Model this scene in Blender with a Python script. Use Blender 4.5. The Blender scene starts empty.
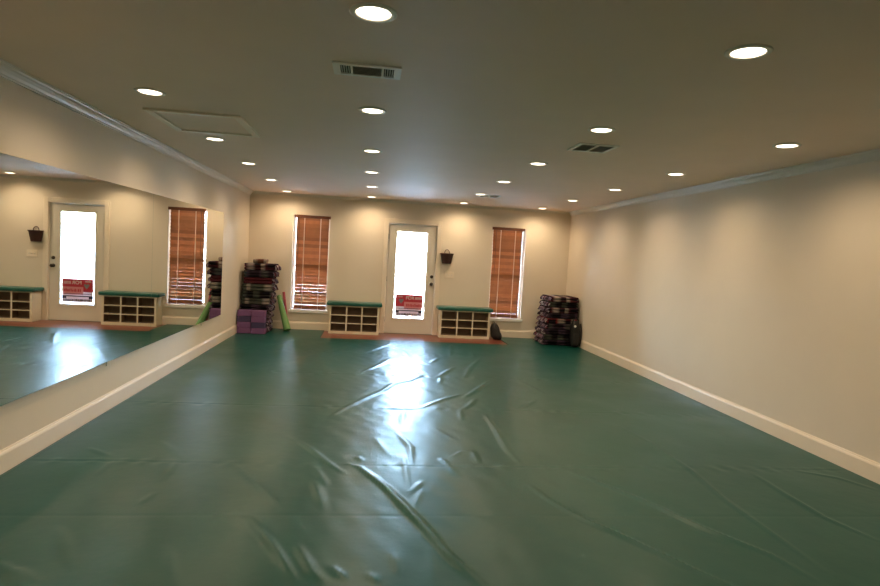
import bpy, bmesh, math, random
import numpy as np
from mathutils import Vector, Matrix

C = bpy.context.scene.collection
S = bpy.context.scene
PI = math.pi
random.seed(7)

# ------------------------------------------------------------------ camera
XL, XR, D, H = -2.178, 3.743, 10.82, 2.44
YB = -1.6                                   # wall behind the camera
cam = bpy.data.cameras.new('camera'); cam_o = bpy.data.objects.new('camera', cam); C.objects.link(cam_o)
cam.sensor_width = 36.0; cam.lens = 584.58 / 880 * 36; cam.clip_end = 300; cam.clip_start = 0.05
r_ = Vector((0.99157696, -0.11711401, 0.05531225)); f_ = Vector((0.12051995, 0.9907176, -0.06287743)); u_ = r_.cross(f_)
M = Matrix.Identity(4)
for i in range(3):
    M[i][0] = r_[i]; M[i][1] = u_[i]; M[i][2] = -f_[i]
M[0][3], M[1][3], M[2][3] = 0, 0, 1.469
cam_o.matrix_world = M
S.camera = cam_o

# ------------------------------------------------------------------ world, sun, portals, exposure
w = bpy.data.worlds.new('sky'); S.world = w; w.use_nodes = True
nt = w.node_tree; bg = nt.nodes['Background']
sky = nt.nodes.new('ShaderNodeTexSky'); sky.sky_type = 'NISHITA'; sky.sun_disc = False
sky.sun_elevation = math.radians(48); sky.sun_rotation = math.radians(200); sky.air_density = 1.0; sky.dust_density = 2.5
nt.links.new(sky.outputs[0], bg.inputs[0]); bg.inputs[1].default_value = 10.0
sun = bpy.data.lights.new('sun', 'SUN'); sun.energy = 72.0; sun.angle = 0.01; sun.color = (1, .96, .9)
so = bpy.data.objects.new('sun', sun); C.objects.link(so)
so.rotation_euler = Vector((0.25, 0.75, -1.0)).to_track_quat('-Z', 'Y').to_euler()

def portal(x0, x1, z0, z1):
    l = bpy.data.lights.new('portal', 'AREA'); l.shape = 'RECTANGLE'; l.size = x1 - x0; l.size_y = z1 - z0
    l.cycles.is_portal = True
    o = bpy.data.objects.new('portal', l); C.objects.link(o)
    o.location = ((x0 + x1) / 2, D + .17, (z0 + z1) / 2); o.rotation_euler = (-PI / 2, 0, 0)
portal(.46, 1.03, .28, 1.89)

LAMP_W = 11.0
LAMP_COL = (1.0, 0.74, 0.46)
S.view_settings.view_transform = 'Standard'; S.view_settings.look = 'None'
S.view_settings.gamma = 1.0; S.view_settings.use_curve_mapping = False
S.view_settings.exposure = 0.30
try:
    S.cycles.use_denoising = True
    S.cycles.denoising_prefilter = 'ACCURATE'; S.cycles.use_light_tree = False
    S.cycles.max_bounces = 10; S.cycles.diffuse_bounces = 6; S.cycles.glossy_bounces = 5
    S.cycles.transparent_max_bounces = 12
    S.cycles.sample_clamp_indirect = 12.0
    S.cycles.blur_glossy = 0.6
except Exception:
    pass

# ------------------------------------------------------------------ helpers
def mat(name, col, rough=.6, metal=0, spec=.5, noise=None, bump=None, coat=0, trans=None, emis=None):
    """procedural principled material; noise=(scale, amount) varies the colour, bump=(scale, strength, dist)"""
    m = bpy.data.materials.new(name); m.use_nodes = True
    n = m.node_tree.nodes; L = m.node_tree.links
    b = n['Principled BSDF']
    b.inputs['Base Color'].default_value = (*col, 1); b.inputs['Roughness'].default_value = rough
    b.inputs['Metallic'].default_value = metal; b.inputs['Specular IOR Level'].default_value = spec
    b.inputs['Coat Weight'].default_value = coat
    tc = n.new('ShaderNodeTexCoord')
    if noise:
        t = n.new('ShaderNodeTexNoise'); t.inputs['Scale'].default_value = noise[0]; t.inputs['Detail'].default_value = 4
        L.new(tc.outputs['Object'], t.inputs['Vector'])
        mx = n.new('ShaderNodeMix'); mx.data_type = 'RGBA'
        mx.inputs['A'].default_value = (*[c * (1 - noise[1]) for c in col], 1)
        mx.inputs['B'].default_value = (*[min(1, c * (1 + noise[1])) for c in col], 1)
        L.new(t.outputs['Fac'], mx.inputs['Factor']); L.new(mx.outputs['Result'], b.inputs['Base Color'])
    if bump:
        t2 = n.new('ShaderNodeTexNoise'); t2.inputs['Scale'].default_value = bump[0]; t2.inputs['Detail'].default_value = 5
        L.new(tc.outputs['Object'], t2.inputs['Vector'])
        bp = n.new('ShaderNodeBump'); bp.inputs['Strength'].default_value = bump[1]; bp.inputs['Distance'].default_value = bump[2]
        L.new(t2.outputs['Fac'], bp.inputs['Height']); L.new(bp.outputs['Normal'], b.inputs['Normal'])
    if trans:
        tr = n.new('ShaderNodeBsdfTranslucent'); tr.inputs['Color'].default_value = (*trans[0], 1)
        ms = n.new('ShaderNodeMixShader'); ms.inputs[0].default_value = trans[1]
        L.new(b.outputs[0], ms.inputs[1]); L.new(tr.outputs[0], ms.inputs[2])
        L.new(ms.outputs[0], n['Material Output'].inputs['Surface'])
    if emis:
        b.inputs['Emission Color'].default_value = (*emis[0], 1); b.inputs['Emission Strength'].default_value = emis[1]
    return m

def add_box(bm, x0, x1, y0, y1, z0, z1, mi=0, bevel=0, seg=2):
    vs = [bm.verts.new((x, y, z)) for z in (z0, z1) for x, y in ((x0, y0), (x1, y0), (x1, y1), (x0, y1))]
    fs = [(0, 3, 2, 1), (4, 5, 6, 7), (0, 1, 5, 4), (1, 2, 6, 5), (2, 3, 7, 6), (3, 0, 4, 7)]
    ff = [bm.faces.new([vs[i] for i in f]) for f in fs]
    for f in ff: f.material_index = mi
    if bevel:
        es = {e for f in ff for e in f.edges}
        r = bmesh.ops.bevel(bm, geom=list(es), offset=bevel, segments=seg, profile=.5, affect='EDGES')
        for f in r['faces']: f.material_index = mi
    return vs

def add_tube(bm, pts, rad, n=8, mi=0, cap=True):
    """a tube through pts; rad a number or a list"""
    pts = [Vector(p) for p in pts]
    if not isinstance(rad, (list, tuple)): rad = [rad] * len(pts)
    rings = []; up = None
    for i, p in enumerate(pts):
        t = (pts[min(i + 1, len(pts) - 1)] - pts[max(i - 1, 0)]).normalized()
        if up is None:
            up = t.orthogonal().normalized()
        up = (up - t * up.dot(t)).normalized(); s = t.cross(up)
        rings.append([bm.verts.new(p + (up * math.cos(a) + s * math.sin(a)) * rad[i]) for a in [2 * PI * k / n for k in range(n)]])
    for a, b in zip(rings, rings[1:]):
        for k in range(n):
            f = bm.faces.new((a[k], a[(k + 1) % n], b[(k + 1) % n], b[k])); f.material_index = mi; f.smooth = True
    if cap:
        bm.faces.new(rings[0][::-1]).material_index = mi; bm.faces.new(rings[-1]).material_index = mi

def add_lathe(bm, prof, n=32, mi=0, centre=(0, 0, 0), axis='z'):
    """prof = [(radius, height)]; closed at radius 0"""
    cx, cy, cz = centre; rings = []
    def P(r, h, a):
        c, s = r * math.cos(a), r * math.sin(a)
        return (cx + c, cy + s, cz + h) if axis == 'z' else (cx + c, cy + h, cz + s)
    for r, h in prof:
        if r < 1e-6: rings.append([bm.verts.new(P(0, h, 0))])
        else: rings.append([bm.verts.new(P(r, h, 2 * PI * k / n)) for k in range(n)])
    for a, b in zip(rings, rings[1:]):
        for k in range(n):
            va = [a[k % len(a)], a[(k + 1) % len(a)]]; vb = [b[(k + 1) % len(b)], b[k % len(b)]]
            q = []
            for v in va + vb:
                if v not in q: q.append(v)
            if len(q) > 2:
                f = bm.faces.new(q); f.material_index = mi; f.smooth = True

def add_prism(bm, outline, axis, a0, a1, mi=0, smooth=False):
    """outline in the plane across AXIS ('x': (y,z), 'y': (x,z), 'z': (x,y)), swept from a0 to a1"""
    def P(p, a):
        return (a, p[0], p[1]) if axis == 'x' else (p[0], a, p[1]) if axis == 'y' else (p[0], p[1], a)
    A = [bm.verts.new(P(p, a0)) for p in outline]; B = [bm.verts.new(P(p, a1)) for p in outline]
    n = len(outline)
    for i in range(n):
        f = bm.faces.new((A[i], A[(i + 1) % n], B[(i + 1) % n], B[i])); f.material_index = mi; f.smooth = smooth
    bm.faces.new(A[::-1]).material_index = mi; bm.faces.new(B).material_index = mi

def obj(name, bm, m, parent=None, label=None, normals=True):
    if normals: bmesh.ops.recalc_face_normals(bm, faces=bm.faces)
    me = bpy.data.meshes.new(name); bm.to_mesh(me); bm.free()
    for x in (m if isinstance(m, (list, tuple)) else [m]): me.materials.append(x)
    o = bpy.data.objects.new(name, me); C.objects.link(o)
    if parent: o.parent = parent
    if label: o['label'] = label
    return o

def thing(name, label, cat, loc=(0, 0, 0), rot=(0, 0, 0), group=None):
    o = bpy.data.objects.new(name, None); C.objects.link(o)
    o.location = loc; o.rotation_euler = rot; o['label'] = label; o['category'] = cat; o.empty_display_size = .1
    if group: o['group'] = group
    return o

def tag(o, label, cat, group=None):
    o['label'] = label; o['category'] = cat
    if group: o['group'] = group
    return o

def struct(name, bm, m, parent=None):
    o = obj(name, bm, m, parent)
    if not parent: o['kind'] = 'structure'
    return o

def dup(root, loc=None, label=None, rot=None):
    r = root.copy(); C.objects.link(r)
    if loc is not None: r.location = loc
    if rot is not None: r.rotation_euler = rot
    if label: r['label'] = label
    for ch in list(root.children):
        c = ch.copy(); C.objects.link(c); c.parent = r
        for g in list(ch.children):
            d = g.copy(); C.objects.link(d); d.parent = c
    return r

def NB(): return bmesh.new()
ORD = ['first', 'second', 'third', 'fourth', 'fifth', 'sixth', 'seventh', 'eighth', 'ninth', 'tenth', 'eleventh', 'twelfth']

# ------------------------------------------------------------------ materials
m_wall = mat('wall_paint', (.78, .695, .58), .55, noise=(3, .03), bump=(60, .12, .004))
m_ceil = mat('ceiling_paint', (.86, .69, .57), .6, noise=(2.5, .05), bump=(45, .2, .006))
m_trim = mat('trim_paint', (.86, .76, .63), .32, noise=(4, .02))
m_crown = mat('crown_paint', (.70, .65, .57), .3, noise=(4, .02))
m_door = mat('door_paint', (.76, .71, .62), .35, noise=(4, .02))
m_white = mat('white_plastic', (.85, .83, .78), .4, noise=(9, .02))
m_metal = mat('dark_metal', (.09, .08, .075), .3, metal=.9, noise=(20, .1))
m_slat = mat('blind_wood', (.38, .17, .075), .45, noise=(14, .25), trans=((.60, .26, .11), .16))
m_val = mat('blind_valance_wood', (.15, .055, .028), .4, noise=(14, .25))
m_cord_light = mat('blind_tape_light', (.62, .50, .36), .8, noise=(30, .1), trans=((.95, .8, .65), .65))  # pale, translucent tape colour stands in for daylight through the cord holes
m_dark = mat('duct_dark', (.06, .06, .055), .8, noise=(9, .2))
m_vent = mat('vent_enamel', (.84, .83, .78), .4, noise=(9, .03))
m_cush = mat('teal_vinyl', (.008, .105, .085), .33, noise=(6, .12), bump=(30, .15, .003))
m_cubby = mat('cubby_paint', (.80, .74, .58), .45, noise=(5, .03))
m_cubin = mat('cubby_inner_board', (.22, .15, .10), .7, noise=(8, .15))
m_black = mat('black_nylon', (.010, .010, .011), .55, noise=(40, .3), bump=(60, .3, .003))
m_strap = mat('black_webbing', (.016, .016, .018), .7, noise=(60, .3))
m_badge = mat('white_badge', (.75, .75, .72), .5, noise=(20, .05))
m_basket = mat('dark_wicker', (.075, .028, .024), .6, noise=(40, .4), bump=(50, .4, .004))
m_green = mat('green_foam', (.16, .33, .12), .7, noise=(20, .08), bump=(120, .2, .002))
m_pink = mat('pink_foam', (.48, .10, .13), .7, noise=(20, .08), bump=(120, .2, .002))
m_purple = mat('purple_foam', (.20, .085, .23), .75, noise=(60, .12), bump=(140, .2, .002))
m_indigo = mat('indigo_foam', (.06, .045, .13), .75, noise=(60, .12), bump=(140, .2, .002))

def mirror_mat():
    m = mat('mirror_silver', (.83, .85, .82), .0, metal=1)
    return m
m_mirror = mirror_mat()
m_medge = mat('mirror_edge', (.30, .38, .34), .15, noise=(8, .1))

def slat_variation(m, pitch):
    """each slat its own shade of the same wood, with grain along it"""
    n = m.node_tree.nodes; L = m.node_tree.links; b = n['Principled BSDF']
    old = b.inputs['Base Color'].links[0].from_socket; tc = n.new('ShaderNodeTexCoord'); sx = n.new('ShaderNodeSeparateXYZ')
    L.new(tc.outputs['Object'], sx.inputs[0])
    sn = n.new('ShaderNodeMath'); sn.operation = 'MULTIPLY_ADD'; sn.inputs[1].default_value = 1 / pitch; sn.inputs[2].default_value = -.39; L.new(sx.outputs[2], sn.inputs[0])
    fl = n.new('ShaderNodeMath'); fl.operation = 'FLOOR'; L.new(sn.outputs[0], fl.inputs[0])
    wn = n.new('ShaderNodeTexWhiteNoise'); wn.noise_dimensions = '1D'; L.new(fl.outputs[0], wn.inputs['W'])
    mr = n.new('ShaderNodeMapRange'); mr.inputs['To Min'].default_value = .62; mr.inputs['To Max'].default_value = 1.35; L.new(wn.outputs['Value'], mr.inputs['Value'])
    vm = n.new('ShaderNodeVectorMath'); vm.operation = 'SCALE'; L.new(old, vm.inputs[0]); L.new(mr.outputs[0], vm.inputs['Scale'])
    L.new(vm.outputs[0], b.inputs['Base Color'])
slat_variation(m_slat, .0615)

def glass_mat():
    m = bpy.data.materials.new('window_glass'); m.use_nodes = True
    n = m.node_tree.nodes; L = m.node_tree.links; n.remove(n['Principled BSDF'])
    t = n.new('ShaderNodeBsdfTransparent'); t.inputs[0].default_value = (.94, .97, .96, 1)
    g = n.new('ShaderNodeBsdfGlossy'); g.inputs['Roughness'].default_value = .02
    fr = n.new('ShaderNodeFresnel'); fr.inputs['IOR'].default_value = 1.45
    ms = n.new('ShaderNodeMixShader')
    L.new(fr.outputs[0], ms.inputs[0]); L.new(t.outputs[0], ms.inputs[1]); L.new(g.outputs[0], ms.inputs[2])
    L.new(ms.outputs[0], n['Material Output'].inputs['Surface'])
    return m
m_glass = glass_mat()

def vinyl_mat():
    m = bpy.data.materials.new('green_vinyl_mat'); m.use_nodes = True
    n = m.node_tree.nodes; L = m.node_tree.links; b = n['Principled BSDF']
    tc = n.new('ShaderNodeTexCoord')
    t = n.new('ShaderNodeTexNoise'); t.inputs['Scale'].default_value = .9; t.inputs['Detail'].default_value = 5
    L.new(tc.outputs['Object'], t.inputs['Vector'])
    cr = n.new('ShaderNodeValToRGB'); cr.color_ramp.elements[0].color = (.004, .060, .051, 1); cr.color_ramp.elements[1].color = (.006, .077, .066, 1)
    cr.color_ramp.elements[0].position = .3; cr.color_ramp.elements[1].position = .7
    L.new(t.outputs['Fac'], cr.inputs[0]); L.new(cr.outputs[0], b.inputs['Base Color'])
    t3 = n.new('ShaderNodeTexNoise'); t3.inputs['Scale'].default_value = 2.2; t3.inputs['Detail'].default_value = 6
    L.new(tc.outputs['Object'], t3.inputs['Vector'])
    mr = n.new('ShaderNodeMapRange'); mr.inputs['To Min'].default_value = .30; mr.inputs['To Max'].default_value = .37
    mr.inputs['From Min'].default_value = .3; mr.inputs['From Max'].default_value = .7
    L.new(t3.outputs['Fac'], mr.inputs['Value']); L.new(mr.outputs[0], b.inputs['Roughness'])
    b.inputs['Specular IOR Level'].default_value = .26
    t2 = n.new('ShaderNodeTexNoise'); t2.inputs['Scale'].default_value = 14; t2.inputs['Detail'].default_value = 6
    L.new(tc.outputs['Object'], t2.inputs['Vector'])
    bp = n.new('ShaderNodeBump'); bp.inputs['Strength'].default_value = .25; bp.inputs['Distance'].default_value = .004
    L.new(t2.outputs['Fac'], bp.inputs['Height']); L.new(bp.outputs['Normal'], b.inputs['Normal'])
    return m
m_vinyl = vinyl_mat()

def wood_floor_mat():
    m = bpy.data.materials.new('red_wood_planks'); m.use_nodes = True
    n = m.node_tree.nodes; L = m.node_tree.links; b = n['Principled BSDF']
    tc = n.new('ShaderNodeTexCoord')
    br = n.new('ShaderNodeTexBrick'); br.inputs['Scale'].default_value = 1
    br.inputs['Brick Width'].default_value = 1.2; br.inputs['Row Height'].default_value = .09; br.inputs['Mortar Size'].default_value = .002
    br.inputs['Color1'].default_value = (.22, .062, .036, 1); br.inputs['Color2'].default_value = (.16, .044, .028, 1); br.inputs['Mortar'].default_value = (.05, .02, .01, 1)
    L.new(tc.outputs['Object'], br.inputs['Vector'])
    L.new(br.outputs['Color'], b.inputs['Base Color']); b.inputs['Roughness'].default_value = .3
    return m
m_wood = wood_floor_mat()

# ------------------------------------------------------------------ room shell
bm = NB(); add_box(bm, XL - .15, XR + .15, YB - .15, D + .15, -.13, -.012); struct('floor', bm, m_wood)
bm = NB(); add_box(bm, XL - .15, XR + .15, YB - .15, D + .5, H, H + .12); struct('ceiling', bm, m_ceil)
bm = NB(); add_box(bm, XL - .15, XL, YB, D, -.012, H); struct('wall_left', bm, m_wall)
bm = NB(); add_box(bm, XR, XR + .15, YB, D, -.012, H); struct('wall_right', bm, m_wall)
bm = NB(); add_box(bm, XL - .15, XR + .15, YB - .15, YB, -.012, H); struct('wall_front', bm, m_wall)
W1, W2 = (-1.405, -.755), (2.25, 2.885); WZ = (.36, 2.075); DX = (.30, 1.215); DZ = 2.03
bm = NB()
xs = [XL - .15, W1[0], W1[1], DX[0], DX[1], W2[0], W2[1], XR + .15]
for i in range(7):
    a, b = xs[i], xs[i + 1]
    if i in (0, 2, 4, 6): add_box(bm, a, b, D, D + .15, -.012, H)
    elif i == 3: add_box(bm, a, b, D, D + .15, DZ, H)
    else: add_box(bm, a, b, D, D + .15, -.012, WZ[0] - .03); add_box(bm, a, b, D, D + .15, WZ[1], H)
struct('wall_back', bm, m_wall)

# baseboards: flat board with a stepped, rounded top
def base_profile(s=1):
    return [(0, 0), (.015 * s, 0), (.015 * s, .125), (.011 * s, .138), (.006 * s, .145), (.005 * s, .152), (0, .155)]
def run(name, axis, at, sgn, a0, a1, prof, z0, m):
    bm = NB(); add_prism(bm, [(at + sgn * p[0], z0 + p[1]) for p in prof], axis, a0, a1); return struct(name, bm, m)
run('baseboard_left', 'y', XL, 1, YB, D, base_profile(), -.012, m_trim)
run('baseboard_right', 'y', XR, -1, YB, D, base_profile(), -.012, m_trim)
bm = NB()
for a, b in ((XL + .015, .215), (1.30, XR - .015)):
    add_prism(bm, [(D - p[0], -.012 + p[1]) for p in base_profile()], 'x', a, b)
struct('baseboard_back', bm, m_trim)
# crown moulding: cove and steps
crown = [(a * .8, .0184 + b * .8) for a, b in [(0, 0), (.012, .0), (.014, .012), (.022, .018), (.030, .038), (.046, .058), (.060, .066), (.064, .078), (.078, .082), (.080, .092), (0, .092)]]
run('trim_1', 'y', XL, 1, YB, D, crown, H - .092, m_crown)
run('trim_2', 'y', XR, -1, YB, D, crown, H - .092, m_crown)
bm = NB(); add_prism(bm, [(D - p[0] * .6, H - .055 + p[1] * .6) for p in crown], 'x', XL + .08, XR - .08); struct('trim_3', bm, m_crown)

# ------------------------------------------------------------------ windows and door
def window(n, x0, x1):
    z0, z1 = WZ
    bm = NB(); y0, y1 = D + .085, D + .14
    add_box(bm, x0, x0 + .035, y0, y1, z0, z1); add_box(bm, x1 - .035, x1, y0, y1, z0, z1)
    add_box(bm, x0 + .035, x1 - .035, y0, y1, z0, z0 + .04); add_box(bm, x0 + .035, x1 - .035, y0, y1, z1 - .04, z1)
    add_box(bm, x0 + .035, x1 - .035, y0 + .01, y1 - .01, 1.13, 1.17)
    w = struct('window_%d' % n, bm, m_white)
    bm = NB(); add_box(bm, x0 + .035, x1 - .035, D + .108, D + .112, z0 + .04, z1 - .04); obj('pane', bm, m_glass, w)
    bm = NB(); add_box(bm, x0 - .025, x1 + .025, D - .035, D, z0 - .055, z0 - .005, bevel=.004)
    add_box(bm, x0 + .001, x1 - .001, D, D + .085, z0 - .029, z0, bevel=.002); obj('sill', bm, m_white, w)
window(1, *W1); window(2, *W2)

def blind(x0, x1, label, tilt):
    t = thing('window_blind', label, 'blind', ((x0 + x1) / 2, D + .032, WZ[0]), group='wooden window blinds')
    hw = (x1 - x0) / 2; top = WZ[1] - WZ[0]
    bm = NB(); add_box(bm, -hw - .03, hw + .03, -.066, -.054, top - .055, top - .004, bevel=.003)
    add_box(bm, -hw - .03, -hw - .02, -.054, -.0325, top - .055, top - .004); add_box(bm, hw + .02, hw + .03, -.054, -.0325, top - .055, top - .004)
    obj('valance', bm, m_val, t)
    bm = NB(); add_box(bm, -hw, hw, -.022, .022, top - .05, top - .004, bevel=.002); obj('head_rail', bm, m_val, t)
    bm = NB(); sp = .0615; n = int((top - .085) / sp) + 1; rnd = random.Random(int(x0 * 10))
    for i in range(n):
        z = .055 + i * sp; a = tilt + rnd.uniform(-.007, .007)
        if abs(z - .78) < .032: a = tilt - .15
        c, s = math.cos(a), math.sin(a); hd, th = .034, .0014
        dz = rnd.uniform(-.0003, .0003); pr = []
        for py, pz in ((-hd, -th), (0, -th * .2 - .0016), (hd, -th), (hd, th), (0, th * 1.8 + .0004), (-hd, th)):
            pr.append((py * c - pz * s, z + dz + py * s + pz * c))
        add_prism(bm, pr, 'x', -hw, hw)
    obj('slats', bm, m_slat, t)
    bm = NB(); add_box(bm, -hw, hw, -.024, .024, .008, .026, bevel=.004); obj('bottom_rail', bm, m_val, t)
    for sx in (-.5, .5):
        bm = NB(); x = hw * sx
        add_box(bm, x - .008, x + .008, -.0310, -.0298, .012, top - .055); obj('ladder_tape_light', bm, m_cord_light, t)
    bm = NB(); add_tube(bm, [(-hw + .05, -.038, top - .06), (-hw + .052, -.038, top - .45), (-hw + .05, -.038, top - .85)], .0035, 6)
    obj('tilt_wand', bm, m_val, t)
    return t
blind(W1[0] + .052, W1[1] - .022, 'wooden slat blind over the tall window nearest the mirror', -1.135)
blind(W2[0] + .018, W2[1] - .056, 'wooden slat blind over the tall window nearest the plain long wall', -1.165)

# glazed door
bm = NB(); dy0, dy1 = D + .03, D + .075; gx0, gx1, gz0, gz1 = .462, 1.035, .275, 1.885
add_box(bm, DX[0] + .012, gx0, dy0, dy1, -.008, DZ - .012); add_box(bm, gx1, DX[1] - .012, dy0, dy1, -.008, DZ - .012)
add_box(bm, gx0, gx1, dy0, dy1, -.008, gz0); add_box(bm, gx0, gx1, dy0, dy1, gz1, DZ - .012)
door = struct('door_1', bm, m_door)
bm = NB()
for a, b, c, d in ((gx0 - .03, gx0 + .006, gz0 - .03, gz1 + .03), (gx1 - .006, gx1 + .03, gz0 - .03, gz1 + .03)): add_box(bm, a, b, dy0 - .01, dy0, c, d, bevel=.003)
for c, d in ((gz0 - .03, gz0 + .006), (gz1 - .006, gz1 + .03)): add_box(bm, gx0 + .006, gx1 - .006, dy0 - .01, dy0, c, d, bevel=.003)
obj('glazing_bead', bm, m_door, door)
bm = NB(); add_box(bm, gx0, gx1, D + .050, D + .056, gz0, gz1); obj('glass', bm, m_glass, door)
# jamb and casing
bm = NB()
add_box(bm, DX[0], DX[0] + .010, D - .001, D + .15, -.012, DZ); add_box(bm, DX[1] - .010, DX[1], D - .001, D + .15, -.012, DZ)
add_box(bm, DX[0] + .010, DX[1] - .010, D - .001, D + .15, DZ - .010, DZ); obj('jamb', bm, m_trim, door)
bm = NB()
def casing(bm, x0, x1, z0, z1): add_box(bm, x0, x1, D - .018, D, z0, z1, bevel=.004)
casing(bm, DX[0] - .078, DX[0] + .004, -.012, DZ + .078); casing(bm, DX[1] - .004, DX[1] + .078, -.012, DZ + .078); casing(bm, DX[0] + .004, DX[1] - .004, DZ - .004, DZ + .078)
obj('casing', bm, m_trim, door)
bm = NB(); add_box(bm, DX[0] + .01, DX[1] - .01, D - .01, D + .12, -.012, -.008); obj('threshold', bm, m_metal, door)
kx = 1.145
bm = NB(); add_lathe(bm, [(0, 0), (.033, 0), (.033, -.006), (.028, -.012), (.012, -.014), (.011, -.034), (.016, -.040), (.028, -.048), (.032, -.060), (.027, -.072), (.014, -.077), (0, -.078)], 20, 0, (kx, dy0, .94), 'y')
obj('handle', bm, m_metal, door)
bm = NB(); add_lathe(bm, [(0, 0), (.030, 0), (.030, -.008), (.024, -.016), (.010, -.017), (0, -.018)], 20, 0, (kx, dy0, 1.075), 'y'); add_box(bm, kx - .005, kx + .005, dy0 - .032, dy0 - .016, 1.060, 1.090, bevel=.002)
obj('deadbolt', bm, m_metal, door)
bm = NB()
for z in (.25, 1.0, 1.78): add_tube(bm, [(DX[0] + .011, dy0 - .004, z - .045), (DX[0] + .011, dy0 - .004, z + .045)], .006, 8)
obj('hinges', bm, m_metal, door)

# poster in the door glass
m_red = mat('poster_red', (.55, .04, .07), .5, noise=(30, .15), trans=((.8, .09, .15), .2))
m_pinkp = mat('poster_pink', (.75, .33, .36), .5, noise=(20, .12), trans=((.9, .4, .43), .2))
m_paper = mat('poster_white', (.80, .72, .74), .5, noise=(30, .08), trans=((.8, .66, .72), .16))
m_ink = mat('poster_ink', (.03, .02, .035), .5, noise=(30, .15))
m_grey = mat('poster_grey', (.22, .24, .27), .5, noise=(30, .15))
px0, px1 = .495, 1.005; pz0, pz1 = .312, .722; py = D + .046
post = thing('door_poster', 'red, white and black printed poster low in the door glass', 'poster', (px0, py, pz0))
Wd, Hd = px1 - px0, pz1 - pz0
bm = NB(); add_box(bm, 0, Wd, 0, .0012, 0, Hd); obj('sheet', bm, m_paper, post)
bm = NB(); add_box(bm, 0, Wd, -.0008, -.0001, Hd * .66, Hd); add_box(bm, 0, Wd * .32, -.0008, -.0001, Hd * .45, Hd * .66); obj('red_panel', bm, m_red, post)
bm = NB(); add_box(bm, Wd * .32, Wd, -.0008, -.0001, Hd * .33, Hd * .66); obj('pink_panel', bm, m_pinkp, post)
bm = NB(); add_box(bm, 0, Wd * .14, -.0008, -.0001, Hd * .155, Hd * .285); add_box(bm, Wd * .86, Wd, -.0008, -.0001, Hd * .155, Hd * .285)
add_box(bm, Wd * .14, Wd * .86, -.0008, -.0001, Hd * .24, Hd * .285); obj('black_band', bm, m_ink, post)
bm = NB(); cx, cz, s = Wd * .21, Hd * .70, .040
add_prism(bm, [(cx - s * 1.25, cz + s * .55), (cx - s * .6, cz + s * 1.05), (cx, cz + s * .65), (cx + s * .6, cz + s * 1.05), (cx + s * 1.25, cz + s * .55), (cx + s * .75, cz - s * .35), (cx, cz - s * 1.3), (cx - s * .75, cz - s * .35)], 'y', -.0016, -.0009)
obj('emblem', bm, m_grey, post)
def text(body, x, z, size, m, name='lettering', w=None, yy=-.0010):
    c = bpy.data.curves.new(name, 'FONT'); c.body = body; c.size = size; c.extrude = .0003; c.offset = size * .02
    o = bpy.data.objects.new(name, c); C.objects.link(o); c.materials.append(m)
    dg = bpy.context.evaluated_depsgraph_get(); me = bpy.data.meshes.new_from_object(o.evaluated_get(dg)); bpy.data.objects.remove(o)
    o = bpy.data.objects.new(name, me); C.objects.link(o)
    o.parent = post; o.location = (x, yy, z); o.rotation_euler = (PI / 2, 0, 0)
    return o
text('FOR', Wd * .37, Hd * .775, .085, m_paper)
bm = NB()                                   # the word beside it cannot be read: upright strokes only
for k in range(6): add_box(bm, Wd * .72 + k * .021, Wd * .72 + k * .021 + .012, -.0016, -.0009, Hd * .775, Hd * .90)
obj('pale_strokes', bm, m_paper, post)
bm = NB()
for k in range(5): add_box(bm, Wd * .08 + k * .019, Wd * .08 + k * .019 + .010, -.0016, -.0009, Hd * .86, Hd * .93)
obj('pale_strokes', bm, m_paper, post)
rr = random.Random(5)
def strokes(name, x, xe, z, h0, h1, w0, w1, g, m):
    bm = NB()
    while x < xe:
        wv = rr.uniform(w0, w1); add_box(bm, x, x + wv, -.0016, -.0009, z, z + rr.uniform(h0, h1)); x += wv + rr.uniform(.004, g)
    obj(name, bm, m, post)
strokes('red_strokes', Wd * .40, Wd * .94, Hd * .45, .035, .055, .010, .020, .012, m_red)
strokes('dark_strokes', Wd * .05, Wd * .94, Hd * .05, .034, .038, .010, .019, .009, m_ink)
strokes('dark_strokes', Wd * .05, Wd * .92, Hd * .345, .011, .013, .008, .020, .007, m_ink)

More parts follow.
